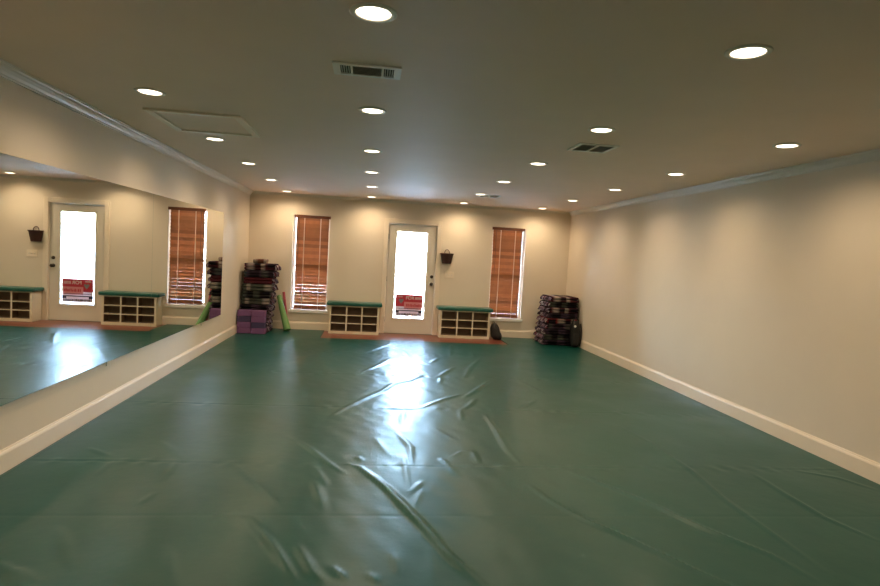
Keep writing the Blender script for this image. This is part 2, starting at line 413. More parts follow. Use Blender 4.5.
# ------------------------------------------------------------------ the green vinyl mat
NX0, NX1, NY = -.775, 2.45, 9.87
RIDGES = [  # (points, height, half-width)
 ([(-.08,8.44),(.12,8.84),(.39,9.51)],.010,.035), ([(-.05,7.14),(.13,7.49),(.39,8.12)],.011,.033), ([(-.12,5.54),(.03,5.88),(.21,6.21),(.33,6.51)],.010,.028),
 ([(1.41,9.64),(1.24,8.53)],.010,.035), ([(1.04,8.32),(.88,7.87)],.009,.03), ([(1.18,7.66),(.9,7.04)],.011,.03), ([(1.66,8.36),(1.39,7.63),(1.21,7.0)],.011,.035),
 ([(1.48,6.83),(1.23,6.33),(1.02,5.94)],.012,.03), ([(.55,5.53),(.78,5.83),(1.02,6.11),(1.08,6.09)],.012,.026), ([(1.16,5.95),(1.06,5.69),(.96,5.51)],.010,.026),
 ([(.16,6.06),(.31,6.51),(.53,6.75),(.71,7.09)],.010,.03), ([(1.8,5.93),(1.52,5.54)],.007,.026), ([(.19,7.71),(.37,8.2)],.009,.03), ([(1.63,8.98),(1.6,8.48)],.007,.03),
 ([(.21,9.05),(.38,9.36)],.008,.03), ([(.92,6.98),(.86,6.63)],.008,.025), ([(.16,5.48),(.53,5.48)],.005,.02),
 ([(-.57,4.58),(-.39,4.33),(-.22,4.01),(-.09,3.81)],.008,.022), ([(-.09,4.0),(-.01,3.95),(.16,3.6),(.28,3.28),(.37,3.03),(.42,2.86),(.48,2.68),(.60,2.45)],.017,.026),
 ([(-.33,3.97),(-.2,3.62)],.006,.025), ([(-.59,3.18),(-.43,2.9),(-.26,2.55)],.010,.022), ([(-.3,2.89),(-.2,2.63),(-.13,2.54)],.008,.022), ([(-.83,3.96),(-.62,3.61),(-.44,3.32)],.006,.016),
 ([(.28,4.76),(.37,4.4),(.36,4.03)],.008,.018), ([(.3,4.19),(.31,3.55)],.005,.014), ([(.41,3.71),(.31,3.51)],.007,.014), ([(-.03,4.17),(.01,4.05)],.006,.018),
 ([(-.12,2.68),(-.04,2.55)],.007,.02), ([(.17,2.8),(.21,2.57)],.005,.013), ([(.36,2.86),(.36,2.54)],.004,.010), ([(-.3,3.72),(-.24,3.47),(-.19,3.26)],.007,.028),
 ([(.38,5.46),(.33,4.94)],.005,.02), ([(-.04,5.78),(-.28,5.19)],.006,.022), ([(.05,2.62),(.1,2.53)],.005,.018), ([(.39,3.58),(.32,3.3)],.005,.012),
 ([(1.14,5.35),(1.14,4.81),(1.12,4.33),(1.15,4.02)],.011,.024), ([(1.1,3.67),(1.17,3.4),(1.29,3.16),(1.46,2.91),(1.6,2.68),(1.8,2.4)],.013,.017),
 ([(1.47,3.91),(1.6,3.71),(1.73,3.5),(1.84,3.31),(1.96,3.06),(2.07,2.88),(2.16,2.74),(2.22,2.5)],.012,.017), ([(.57,2.6),(.5,2.67),(.42,2.84)],.007,.02), ([(2.34,5.08),(2.41,4.6),(2.41,3.93),(2.35,3.46),(2.34,3.0),(2.33,2.58)],.009,.017),
 ([(.84,4.31),(.84,4.04)],.007,.018), ([(.57,4.16),(.62,4.0)],.007,.02), ([(.6,4.03),(.66,3.77)],.005,.02), ([(.93,5.51),(.88,5.12)],.006,.018), ([(.67,4.17),(.74,4.28),(.85,4.31)],.005,.014),
 ([(2.87,3.92),(2.84,3.52),(2.84,3.19),(2.93,2.89)],.009,.017), ([(3.26,3.99),(3.5,3.84),(3.62,3.61)],.006,.017), ([(1.56,2.78),(1.65,2.58)],.004,.015),
 ([(-1.45,4.42),(-1.3,4.19),(-1.22,4.06)],.006,.022), ([(-1.22,4.0),(-1.22,3.94),(-1.21,3.67)],.006,.020), ([(-1.49,3.07),(-1.39,2.9),(-1.25,2.67)],.007,.025), ([(-1.58,2.73),(-1.47,2.64),(-1.37,2.52)],.010,.022),
 ([(-1.62,4.02),(-1.62,3.74)],.004,.018), ([(-.91,2.87),(-.8,2.61)],.005,.02), ([(-1.89,4.26),(-1.67,4.08)],.005,.02), ([(-1.47,2.68),(-1.34,2.56)],.006,.02), ([(-1.22,3.33),(-1.18,3.51)],.004,.015),
 ([(-1.4,8.9),(-1.1,9.6)],.005,.035), ([(-1.3,7.2),(-.7,8.3)],.003,.05), ([(.0,9.0),(-.5,8.1)],.003,.05), ([(2.0,6.2),(1.85,7.0)],.004,.035), ([(.55,8.9),(.62,8.3)],.007,.03), ([(.6,4.9),(.75,4.55)],.004,.03), ([(.1,4.6),(.2,4.2)],.005,.025),
]
def mat_height(X, Y):
    Z = np.zeros_like(X)
    for pts, h, s in RIDGES:
        P = np.array(pts, float); seg = np.linalg.norm(np.diff(P, axis=0), axis=1); tot = seg.sum(); cum = np.concatenate([[0], np.cumsum(seg)])
        lo, hi = P.min(0) - 4 * s, P.max(0) + 4 * s
        msk = (X > lo[0]) & (X < hi[0]) & (Y > lo[1]) & (Y < hi[1])
        x, y = X[msk], Y[msk]; best = np.full(x.shape, 9.); par = np.zeros_like(x)
        for i in range(len(seg)):
            a, d = P[i], P[i + 1] - P[i]; t = np.clip(((x - a[0]) * d[0] + (y - a[1]) * d[1]) / (d @ d), 0, 1)
            q = np.hypot(x - a[0] - t * d[0], y - a[1] - t * d[1]); m = q < best
            best[m] = q[m]; par[m] = (cum[i] + t[m] * seg[i]) / tot
        wdt = s * (.55 + .45 * np.sin(np.clip(par, 0, 1) * PI))
        Z[msk] += h * (np.sin(np.clip(par, .02, .98) * PI) ** .6) * np.exp(-(best / wdt) ** 2)
    rg = np.random.RandomState(3)
    und = np.zeros_like(X)
    for k in range(26):
        a = rg.uniform(0, PI); fr = rg.uniform(3, 11); ph = rg.uniform(0, 6.3)
        und += np.sin((X * np.cos(a) + Y * np.sin(a)) * fr + ph) / fr
    Z += und * .0021
    env = .15 + .85 * np.exp(-((X - .45) / 1.15) ** 2)
    ripple = np.zeros_like(X)
    for k in range(30):
        a = rg.normal(.35, .5); fr = rg.uniform(18, 42); ph = rg.uniform(0, 6.3)
        ripple += np.sin((X * np.cos(a) + Y * np.sin(a)) * fr + ph + 1.5 * np.sin(Y * rg.uniform(1, 4) + ph)) / fr
    Z += ripple * .0055 * env
    for sy in (2.42, 3.985, 5.50, 7.0, 8.5):
        yy = Y - sy - .012 * np.sin(X * 1.3 + sy)
        pk = np.zeros_like(X)
        for k in range(8):
            pk += np.sin(X * rg.uniform(18, 60) + rg.uniform(0, 6.3))
        Z += (-.0022 * np.exp(-(yy / .012) ** 2) + .0012 * np.exp(-((yy - .03) / .014) ** 2) * 1.0) * (.5 + .5 * np.sin(X * 2.1 + sy * 3)) + .0007 * pk * np.exp(-(yy / .05) ** 2)
    for sy in (3.20,):
        Z += -.0012 * np.exp(-((Y - sy) / .012) ** 2)
    return Z
mx0, mx1 = XL + .017, XR - .017
gx = np.unique(np.round(np.concatenate([np.arange(mx0, mx1, .018), [mx1, NX0, NX1]]), 4))
gy = np.unique(np.round(np.concatenate([np.arange(-.3, 2.0, .05), np.arange(2.0, 5.6, .014), np.arange(5.6, D - .02, .022), [NY, D - .018]]), 4))
GX, GY = np.meshgrid(gx, gy)
Z = mat_height(GX, GY)
edge = np.minimum(np.minimum(GX - mx0, mx1 - GX), np.where((GX > NX0 - .3) & (GX < NX1 + .3), np.abs(NY - GY), 1))
Z = Z * np.clip(edge / .12, 0.1, 1)
far = np.clip((GY - 9.7) / .2, 0, 1); Z = Z * (1 - far) + (-.001) * far
nx, ny = len(gx), len(gy)
idx = np.arange(nx * ny).reshape(ny, nx)
q = np.stack([idx[:-1, :-1], idx[:-1, 1:], idx[1:, 1:], idx[1:, :-1]], -1).reshape(-1, 4)
cx_ = (GX[:-1, :-1] + GX[1:, 1:]) / 2; cy_ = (GY[:-1, :-1] + GY[1:, 1:]) / 2
keep = ~((cx_ > NX0) & (cx_ < NX1) & (cy_ > NY)).reshape(-1)
q = q[keep]
co = np.stack([GX, GY, Z], -1).reshape(-1, 3)
used = np.unique(q); remap = np.full(nx * ny, -1); remap[used] = np.arange(len(used)); q = remap[q]; co = co[used]
e = np.concatenate([q[:, [0, 1]], q[:, [1, 2]], q[:, [2, 3]], q[:, [3, 0]]]); es = np.sort(e, 1)
_, inv, cnt = np.unique(es, axis=0, return_inverse=True, return_counts=True)
be = e[cnt[inv.reshape(-1)] == 1]; bv = np.unique(be)
low = {int(v): len(co) + i for i, v in enumerate(bv)}
lowco = co[bv].copy(); lowco[:, 2] = -.0117
co = np.concatenate([co, lowco]); sk = [[int(b), int(a), low[int(a)], low[int(b)]] for a, b in be]
me = bpy.data.meshes.new('floor_mat'); me.from_pydata(co.tolist(), [], q.tolist() + sk); me.materials.append(m_vinyl)
me.polygons.foreach_set('use_smooth', [True] * len(q) + [False] * len(sk)); me.update()
fm = bpy.data.objects.new('floor_mat', me); C.objects.link(fm)
tag(fm, 'wrinkled green vinyl mat covering almost the whole floor', 'mat')

# ------------------------------------------------------------------ mirror panels on the left wall
def mirror_panel(y0, y1, label):
    t = thing('wall_mirror', label, 'mirror', (XL, y0, .43), group='wall mirrors')
    L = y1 - y0 - .004; h = 1.495
    bm = NB(); vs = add_box(bm, .001, .028, 0, L, 0, h)
    bm.normal_update()
    for f in bm.faces:
        if f.calc_center_median().x > .0275: f.material_index = 1
    obj('glass_sheet', bm, [m_medge, m_mirror], t)
    for k in (1.86,):
        bm = NB(); add_box(bm, .0005, .012, k - .005, k + .005, -.045, -.001, bevel=.002); obj('clip', bm, m_vent, t)
    return t
mirror_panel(3.33, 6.11, 'tall wall mirror panel, the one nearer the camera of the two')
mirror_panel(6.11, 8.89, 'wall mirror panel nearer the blanket stack, end of the mirror')

# ------------------------------------------------------------------ ceiling: downlights, vents, hatch
m_lens = mat('lamp_lens', (1, .95, .85), .4, emis=((1.0, .84, .64), 5.0))
m_lens.cycles.emission_sampling = 'NONE'
m_can = mat('lamp_trim', (.80, .76, .70), .35, noise=(9, .03))
t0 = thing('downlight', '', 'ceiling light', (0, 0, H), group='recessed downlights')
bm = NB(); add_lathe(bm, [(.071, -.0005), (.096, -.0005), (.097, -.003), (.092, -.007), (.076, -.009), (.071, -.006), (.071, -.0005)], 36)
obj('trim_ring', bm, m_can, t0)
bm = NB(); add_lathe(bm, [(0, -.0095), (.03, -.0090), (.050, -.0078), (.065, -.0055), (.0708, -.002), (.0708, -.0006), (0, -.0006)], 36); obj('lens', bm, m_lens, t0)
sl = bpy.data.lights.new('downlight_beam', 'SPOT'); sl.energy = LAMP_W * 4; sl.color = LAMP_COL; sl.spot_size = math.radians(166); sl.spot_blend = 1.0; sl.shadow_soft_size = .07
sp = bpy.data.objects.new('downlight_beam', sl); C.objects.link(sp); sp.parent = t0; sp.location = (0, 0, -.02)
cols = [(-1.485, 'mirror-side column'), (-.035, 'column left of door'), (1.603, 'column above the right-hand bench'), (3.052, 'plain-wall column')]
rows = [10.41, 8.80, 7.22, 5.72, 4.11, 2.46]
first = True
for ci, (x, cn) in enumerate(cols):
    for ri, y in enumerate(rows):
        hidden = ri > 5 or (ri == 5 and ci in (0, 3))
        lab = 'recessed downlight, %s from the door wall, %s' % (ORD[ri], cn)
        if hidden: lab = 'recessed downlight outside the picture, %s from the door wall, %s' % (ORD[ri], cn)
        if first: t0.location = (x, y, H); t0['label'] = lab; first = False
        else: dup(t0, (x, y, H), lab)

def register(cx, cy, lx, ly, label, kind, name='ceiling_vent', grp='ceiling air vents'):
    t = thing(name, label, 'air vent', (cx, cy, H), group=grp)
    hx, hy = lx / 2, ly / 2; z = -.010
    bm = NB(); add_box(bm, -hx + .02, hx - .02, -hy + .02, hy - .02, -.003, -.0005); obj('backing', bm, m_dark, t)
    bm = NB()
    fw = .028 if kind != 'square' else .03
    add_box(bm, -hx, hx, -hy, -hy + fw, z, -.0005, bevel=.002); add_box(bm, -hx, hx, hy - fw, hy, z, -.0005, bevel=.002)
    ex = .038 if kind == 'bar' else fw
    add_box(bm, -hx, -hx + ex, -hy + fw, hy - fw, z, -.0005); add_box(bm, hx - ex, hx, -hy + fw, hy - fw, z, -.0005)
    if kind == 'bar':
        for x in (-hx + .092, hx - .104): add_box(bm, x, x + .012, -hy + fw, hy - fw, z, -.0005)
    else: add_box(bm, -.010, .010, -hy + fw, hy - fw, z, -.0005); 
    obj('frame', bm, m_vent, t)
    bm = NB(); a = .55
    def lou(x0, x1, y, along='x', w=.007):
        if along == 'x': add_prism(bm, [(y - w, -.009), (y + w, -.002), (y + w, -.0012), (y - w, -.0082)], 'x', x0, x1)
        else: add_prism(bm, [(y - w, -.009), (y + w, -.002), (y + w, -.0012), (y - w, -.0082)], 'y', x0, x1)
    if kind == 'bar':
        n = 7
        for i in range(n): lou(-hx + .104, hx - .104, -hy + fw + .008 + i * (ly - 2 * fw - .016) / (n - 1), 'x', .004)
        for s in (-1, 1):
            for i in range(4):
                x = s * (hx - .046 - i * .0125); lou(-hy + fw, hy - fw, x, 'y', .0026)
    else:
        n = 9
        for i in range(n): 
            y = -hy + fw + .010 + i * (ly - 2 * fw - .02) / (n - 1)
            lou(-hx + fw, -.010, y); lou(.010, hx - fw, y)
    obj('louvres', bm, m_vent, t)
    return t
register(-.065, 3.225, .36, .20, 'long white ceiling vent with three louvre sections ahead of the nearest middle downlight', 'bar')
register(1.79, 4.76, .33, .32, 'square white ceiling vent between the third and plain-wall downlight columns', 'square')
register(1.77, 9.0, .33, .30, 'small far ceiling vent near the door wall beside a downlight', 'square')
# attic hatch
t = thing('attic_hatch', 'flat ceiling access hatch in a wooden trim frame near the mirror', 'hatch', (-1.37, 5.01, H))
bm = NB(); hx, hy, fw = .35, .39, .055
for s in (-1, 1):
    add_box(bm, -hx, hx, s * (hy - fw / 2) - fw / 2, s * (hy - fw / 2) + fw / 2, -.018, -.0005, bevel=.004)
    add_box(bm, s * (hx - fw / 2) - fw / 2, s * (hx - fw / 2) + fw / 2, -hy + fw, hy - fw, -.018, -.0005, bevel=.004)
obj('frame', bm, m_trim, t)
bm = NB(); add_box(bm, -hx + fw + .004, hx - fw - .004, -hy + fw + .004, hy - fw - .004, -.005, -.0005); obj('panel', bm, m_ceil, t)

# ------------------------------------------------------------------ cubby benches with teal cushions
def bench(x0, x1, label, clabel):
    W = x1 - x0; dp = .29; y0 = D - .018 - dp; hh = .505
    t = thing('cubby_bench', label, 'bench', ((x0 + x1) / 2, y0, -.012), group='cubby benches')
    hw = W / 2; bm = NB(); s = .026; sd = .038
    add_box(bm, -hw, -hw + sd, 0, dp, 0, hh, bevel=.002); add_box(bm, hw - sd, hw, 0, dp, 0, hh, bevel=.002)
    add_box(bm, -hw + sd, hw - sd, 0, dp, 0, .050); add_box(bm, -hw + sd, hw - sd, 0, dp, hh - .02, hh)
    obj('body', bm, m_cubby, t)
    iw = (W - 2 * sd); zz0, zz1 = .050, hh - .02; hz = (zz1 - zz0); dd = .17
    for k in (1, 2):
        x = -hw + sd + iw * k / 3; bm = NB(); add_box(bm, x - s / 2, x + s / 2, .002, .008, zz0, zz1)
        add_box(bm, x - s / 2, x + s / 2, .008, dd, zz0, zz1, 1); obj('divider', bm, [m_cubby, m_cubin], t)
    for k in (1, 2):
        bm = NB(); z = zz0 + hz * k / 3 - .006
        for c in range(3):
            xa = -hw + sd + iw * c / 3 + (s / 2 if c else 0); xb = -hw + sd + iw * (c + 1) / 3 - (s / 2 if c < 2 else 0)
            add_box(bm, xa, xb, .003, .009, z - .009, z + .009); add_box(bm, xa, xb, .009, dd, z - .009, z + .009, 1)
        obj('shelf', bm, [m_cubby, m_cubin], t)
    bm = NB(); add_box(bm, -hw + sd, hw - sd, dd, dp - .002, zz0, zz1)
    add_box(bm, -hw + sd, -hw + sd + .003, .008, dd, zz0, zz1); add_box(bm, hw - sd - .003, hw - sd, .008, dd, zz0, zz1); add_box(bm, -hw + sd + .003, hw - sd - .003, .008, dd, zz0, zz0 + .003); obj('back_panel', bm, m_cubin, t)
    # padded cushion: pillowed top
    bm = NB(); n = 30; k = 10; top = {}
    cw, c0, c1 = hw + .045, -.04, dp + .005
    add_box(bm, -cw, cw, c0, c1, 0, .062, bevel=.022, seg=4)
    for v in bm.verts:
        if v.co.z > .03: v.co.z += .006 * math.cos(v.co.x / cw * PI / 2)
    c = obj('cushion', bm, m_cush, t); c.location = (0, 0, hh)
    for p in c.data.polygons: p.use_smooth = True
    c2 = NB(); add_tube(c2, [(-cw + .012, c0 + .001, .010), (cw - .012, c0 + .001, .010)], .004, 6); obj('piping', c2, m_cush, c)
    return t
bench(-.690, .205, 'white nine-hole cubby bench with teal cushion between window and door', '')
bench(1.300, 2.235, 'white nine-hole cubby bench with teal cushion under the wall basket', '')

# ------------------------------------------------------------------ wall basket and switch plate
t = thing('wall_basket', 'dark brown woven basket hanging on the wall beside the door', 'basket', (1.405, D, 1.335))
bm = NB(); n, rws = 40, 26; hB = .185
def bpt(i, j, inner=0):
    v = j / rws; a = PI + PI * i / n; rx = .082 + .036 * v - inner; ry = .062 + .04 * v - inner
    wv = .0028 * (1 if (i // 2 + j // 2) % 2 else -1) if not inner else 0
    return ((rx + wv) * math.cos(a), (ry + wv) * math.sin(a) - .004, hB * v)
og = [[bm.verts.new(bpt(i, j)) for i in range(n + 1)] for j in range(rws + 1)]
ig = [[bm.verts.new(bpt(i, j, .008)) for i in range(n + 1)] for j in range(2, rws + 1)]
for g in (og, ig):
    for a, b in zip(g, g[1:]):
        for i in range(n): bm.faces.new((a[i], a[i + 1], b[i + 1], b[i])).smooth = True
for i in range(n): bm.faces.new((og[-1][i], og[-1][i + 1], ig[-1][i + 1], ig[-1][i]))
bm.faces.new(og[0]); bm.faces.new(ig[0])
bm.faces.new([og[j][0] for j in range(rws + 1)] + [og[j][n] for j in range(rws, -1, -1)])
obj('body', bm, m_basket, t)
bm = NB(); pts = [(.122 * math.cos(PI + PI * i / 20), .104 * math.sin(PI + PI * i / 20) - .010, hB) for i in range(21)]
add_tube(bm, pts, .009, 8); obj('rim', bm, m_basket, t)
bm = NB(); pts = [(.045 * math.cos(PI * i / 14), -.012, hB + .01 + .065 * math.sin(PI * i / 14)) for i in range(15)]
add_tube(bm, pts, .006, 8); obj('handle', bm, m_basket, t)
t = thing('light_switch', 'pale multi-gang light switch plate below the woven basket', 'light switch', (1.47, D, 1.13))
bm = NB(); add_box(bm, -.085, .085, -.007, -.0002, -.058, .058, bevel=.003); obj('plate', bm, m_trim, t)
for k in (-1, 0, 1):
    bm = NB(); add_prism(bm, [(-.007, -.012), (-.009, -.012), (-.020, .006), (-.018, .012), (-.007, .010)], 'x', k * .046 - .005, k * .046 + .005); obj('toggle', bm, m_white, t)

# ------------------------------------------------------------------ blankets
def plaid(name, bands, stripe, seed):
    """woven blanket: colour bands along x (object) crossed with stripes down the folds"""
    m = bpy.data.materials.new(name); m.use_nodes = True
    n = m.node_tree.nodes; L = m.node_tree.links; b = n['Principled BSDF']; b.inputs['Roughness'].default_value = .95; b.inputs['Specular IOR Level'].default_value = .1
    tc = n.new('ShaderNodeTexCoord'); sx = n.new('ShaderNodeSeparateXYZ'); L.new(tc.outputs['Object'], sx.inputs[0])
    def ramp(src, scale, off, cols):
        ma = n.new('ShaderNodeMath'); ma.operation = 'MULTIPLY_ADD'; ma.inputs[1].default_value = scale; ma.inputs[2].default_value = off; L.new(src, ma.inputs[0])
        fr = n.new('ShaderNodeMath'); fr.operation = 'FRACT'; L.new(ma.outputs[0], fr.inputs[0])
        cr = n.new('ShaderNodeValToRGB'); cr.color_ramp.interpolation = 'LINEAR'
        el = cr.color_ramp.elements
        while len(el) > 1: el.remove(el[0])
        k = 0
        for i, (p, c) in enumerate(cols):
            e = el[0] if i == 0 else el.new(p)
            e.position = p; e.color = (*c, 1)
        L.new(fr.outputs[0], cr.inputs[0]); return cr.outputs[0]
    ca = ramp(sx.outputs[0], 1.9, .5 + seed * .13, bands)
    ad = n.new('ShaderNodeMath'); ad.operation = 'MULTIPLY_ADD'; ad.inputs[1].default_value = .8; L.new(sx.outputs[1], ad.inputs[0]); L.new(sx.outputs[2], ad.inputs[2])
    cb = ramp(ad.outputs[0], 9.0, seed * .37, stripe)
    mx = n.new('ShaderNodeMix'); mx.data_type = 'RGBA'; mx.inputs['Factor'].default_value = .42
    L.new(ca, mx.inputs['A']); L.new(cb, mx.inputs['B'])
    no = n.new('ShaderNodeTexNoise'); no.inputs['Scale'].default_value = 35; L.new(tc.outputs['Object'], no.inputs['Vector'])
    m2 = n.new('ShaderNodeMix'); m2.data_type = 'RGBA'; m2.blend_type = 'MULTIPLY'; m2.inputs['Factor'].default_value = .25
    L.new(mx.outputs['Result'], m2.inputs['A']); L.new(no.outputs['Color'], m2.inputs['B']); L.new(m2.outputs['Result'], b.inputs['Base Color'])
    bp = n.new('ShaderNodeBump'); bp.inputs['Strength'].default_value = .5; bp.inputs['Distance'].default_value = .004
    L.new(no.outputs['Fac'], bp.inputs['Height']); L.new(bp.outputs['Normal'], b.inputs['Normal'])
    return m
K, MA, WH, GR, PU, RE, BR = (.010, .008, .012), (.085, .018, .028), (.50, .43, .39), (.09, .10, .085), (.07, .045, .075), (.36, .03, .04), (.16, .07, .045)
def bnd(a, hi, lo, w=.10):
    return [(0, lo), (.16, lo), (.20, a), (.30, hi), (.30 + w, hi), (.40 + w, lo), (.55 + w, lo), (.58 + w, hi), (.66 + w, hi), (.72 + w, a), (.80 + w, lo), (1, lo)]
PL = {
 'maroon and cream plaid': plaid('blanket_maroon', bnd(MA, WH, K), [(0, MA), (.45, MA), (.5, K), (.8, K), (.9, PU), (1, MA)], 1),
 'black and grey plaid': plaid('blanket_black', bnd(GR, GR, K), [(0, K), (.5, K), (.6, GR), (.75, K), (1, K)], 2),
 'dark red striped': plaid('blanket_red', bnd(MA, (.11,.02,.028), MA), [(0, MA), (.3, (.11,.02,.028)), (.4, K), (.8, MA), (1, MA)], 3),
 'grey-green and white plaid': plaid('blanket_greygreen', bnd(GR, WH, GR, .12), [(0, GR), (.4, K), (.6, GR), (.8, K), (1, GR)], 4),
 'purple-grey plaid': plaid('blanket_purple', bnd(PU, GR, K), [(0, PU), (.4, K), (.7, PU), (1, PU)], 5),
 'black striped': plaid('blanket_dark', bnd(PU, PU, K), [(0, K), (.7, K), (.8, PU), (.9, K), (1, K)], 6),
 'black, red and white striped': plaid('blanket_redwhite', bnd(RE, WH, K, .14), [(0, K), (.3, RE), (.4, WH), (.5, K), (1, K)], 7),
 'brown and cream plaid': plaid('blanket_brown', bnd(BR, WH, BR), [(0, BR), (.5, K), (.7, BR), (1, BR)], 8),
}
m_fw = mat('fringe_white', (.42, .36, .39), .95, noise=(60, .2)); m_fd = mat('fringe_dark', (.05, .03, .05), .95, noise=(60, .3)); m_fp = mat('fringe_mauve', (.20, .14, .19), .95, noise=(60, .3))
m_fr = mat('fringe_red', (.16, .03, .045), .95, noise=(60, .3))
def blanket(x0, x1, y0, y1, z0, h, fringe, kind, label, group, rot=0, seed=0, leaves=2, drop=None):
    rn = random.Random(seed); cx, cy = (x0 + x1) / 2, (y0 + y1) / 2
    t = thing('folded_blanket', label, 'blanket', (cx, cy, z0), (0, 0, rot), group)
    hx, hy = (x1 - x0) / 2, (y1 - y0) / 2; bm = NB(); lh = h / leaves; nx_ = 18
    for l in range(leaves):
        ofs = [rn.uniform(-.012, .012) for _ in range(3)]; ph = rn.uniform(0, 6)
        prof = []
        for i in range(13):                           # front round, back round
            a = PI / 2 + PI * i / 12; prof.append((-1, math.cos(a), math.sin(a)))
        for i in range(7):
            a = -PI / 2 + PI * i / 6; prof.append((1, math.cos(a), math.sin(a)))
        rings = []
        for i in range(nx_ + 1):
            u = i / nx_; x = -hx + 2 * hx * u; en = min(1, min(u, 1 - u) * 8 + .55) 
            sag = .004 * math.sin(u * 5 + ph); fy = ofs[0] + .010 * math.sin(u * 4.2 + ph) 
            ring = []
            for s, c, sn in prof:
                r = lh / 2 * (.97 if s < 0 else .97)
                y = (-hy + r + fy - r * abs(c) * 1.3 if s < 0 else hy - r + r * abs(c)) 
                z = lh * l + lh / 2 + sn * lh / 2 * (.98 * (.82 + .18 * en)) + (sag if 0 < l < leaves else 0) * .6 * (1 - sn) / 2
                ring.append(bm.verts.new((x + (rn.uniform(-.004, .004) if i in (0, nx_) else 0), y, max(z, .0005))))
            rings.append(ring)
        for a, b in zip(rings, rings[1:]):
            m = len(a)
            for k in range(m): bm.faces.new((a[k], a[(k + 1) % m], b[(k + 1) % m], b[k])).smooth = True
        bm.faces.new(rings[0]); bm.faces.new(rings[-1])
    obj('body', bm, PL[kind], t)
    # tassels along the open end, hanging over the edge in loose bunches
    if fringe:
        bm = NB(); ex = hx if fringe > 0 else -hx
        n = int(2 * hy / .017)
        for l in range(leaves):
            for i in range(n):
                y = -hy + .02 + (2 * hy - .04) * i / (n - 1) + rn.uniform(-.004, .004); z = lh * (l + .5) + rn.uniform(-.22, .22) * lh
                ln = rn.uniform(.035, .085); out = rn.uniform(.014, .045); dr = min(ln, z - .012) if not drop else min(ln, z + drop)
                p = [(ex - fringe * .004, y, z), (ex + fringe * out * .6, y + rn.uniform(-.008, .008), z - dr * .15), (ex + fringe * out, y + rn.uniform(-.015, .015), z - dr * .55), (ex + fringe * (out + rn.uniform(-.006, .012)), y + rn.uniform(-.02, .02), z - dr)]
                add_tube(bm, p, [.005, .009, .010, .005], 5, rn.choice([0, 1, 1, 2, 2, 3] if kind != 'black striped' else [1, 1, 2, 0]))
        obj('fringe', bm, [m_fw, m_fd, m_fp, m_fr], t)
    return t

LS = ['black striped', 'purple-grey plaid', 'black and grey plaid', 'black striped', 'grey-green and white plaid', 'black and grey plaid', 'grey-green and white plaid', 'dark red striped', 'purple-grey plaid', 'maroon and cream plaid']
hL = .1175
for i, k in enumerate(LS):
    f = i / 9; jx = random.uniform(-.012, .012)
    x0 = -2.155 + .03 * f + (.02 if i > 6 else 0); x1 = -1.715 + jx + .10 * f
    blanket(x0, x1, 10.20 + random.uniform(-.012, .012), 10.64, .0005 + i * hL, hL - .001, 1, k,
            '%s blanket, %s from floor in the tall mirror-side stack' % (k, ORD[i]), 'blankets stacked in the mirror corner', random.uniform(-.02, .02), 11 + i)
blanket(-1.98, -1.76, 10.25, 10.50, .0005 + 10 * hL, .075, 0, 'brown and cream plaid', 'small brown folded blanket lying on top of the tall corner stack', None, .03, 40, 1)
RS = ['black striped', 'black and grey plaid', 'black striped', 'purple-grey plaid', 'black, red and white striped', 'black striped', 'maroon and cream plaid', 'black and grey plaid', 'maroon and cream plaid']
hR = .0965
for i, k in enumerate(RS):
    f = i / 8
    x0 = 3.13 + .07 * f + random.uniform(-.02, .012); x1 = 3.70 + random.uniform(-.02, .005)
    blanket(x0, x1, 9.97 + random.uniform(-.012, .012), 10.56, .0005 + i * hR, hR - .001, -1, k,
            '%s blanket, %s from floor in the low plain-wall stack' % (k, ORD[i]), 'blankets stacked against the plain wall', random.uniform(-.045, .045), 71 + i)

# ------------------------------------------------------------------ yoga blocks
def block_mesh():
    bm = NB(); add_box(bm, -.112, .112, -.075, .075, 0, .097, bevel=.007, seg=3); return bm
bp_ = None
for c, (x, y, cols_, wh) in enumerate([(-2.048, 10.095, ['purple', 'purple', 'indigo', 'purple'], 'column touching the mirror wall'), (-1.812, 10.065, ['purple', 'indigo', 'purple', 'purple'], 'column further from the mirror wall')]):
    for i, cc in enumerate(cols_):
        o = obj('yoga_block', block_mesh(), m_purple if cc == 'purple' else m_indigo)
        o.location = (x + random.uniform(-.004, .004), y, .0005 + i * .0975); o.rotation_euler.z = random.uniform(-.02, .02)
        for p in o.data.polygons: p.use_smooth = False
        tag(o, '%s foam yoga block, %s from the floor in the %s' % (cc, ORD[i], wh), 'yoga block', 'yoga blocks before the blanket stack')

# ------------------------------------------------------------------ rolled mats leaning behind the stack
def rolled(p0, p1, ra, rb, m, label):
    p0, p1 = Vector(p0), Vector(p1); d = p1 - p0; L = d.length
    bm = NB(); turns = 4.2; N = 130; th = .0055
    A, B = [], []
    for i in range(N + 1):
        a = 2 * PI * turns * i / N; f = .18 + .82 * i / N
        for z, r in ((0, ra), (L, rb)):
            for sgn in (1, 0):
                rr_ = r * f - (0 if sgn else th); (A if z == 0 else B).append(bm.verts.new((rr_ * math.cos(a), rr_ * math.sin(a), z)))
    for i in range(N):
        o0, i0, o1, i1 = A[2 * i], A[2 * i + 1], A[2 * i + 2], A[2 * i + 3]; O0, I0, O1, I1 = B[2 * i], B[2 * i + 1], B[2 * i + 2], B[2 * i + 3]
        for q_ in ((o0, o1, O1, O0), (i0, I0, I1, i1), (o0, i0, i1, o1), (O0, O1, I1, I0)): bm.faces.new(q_).smooth = False
    bm.faces.new((A[0], A[1], B[1], B[0])); bm.faces.new((A[-1], A[-2], B[-2], B[-1]))
    o = obj('rolled_mat', bm, m); o.location = p0; o.rotation_euler = d.to_track_quat('Z', 'Y').to_euler()
    return tag(o, label, 'exercise mat', 'rolled exercise mats')
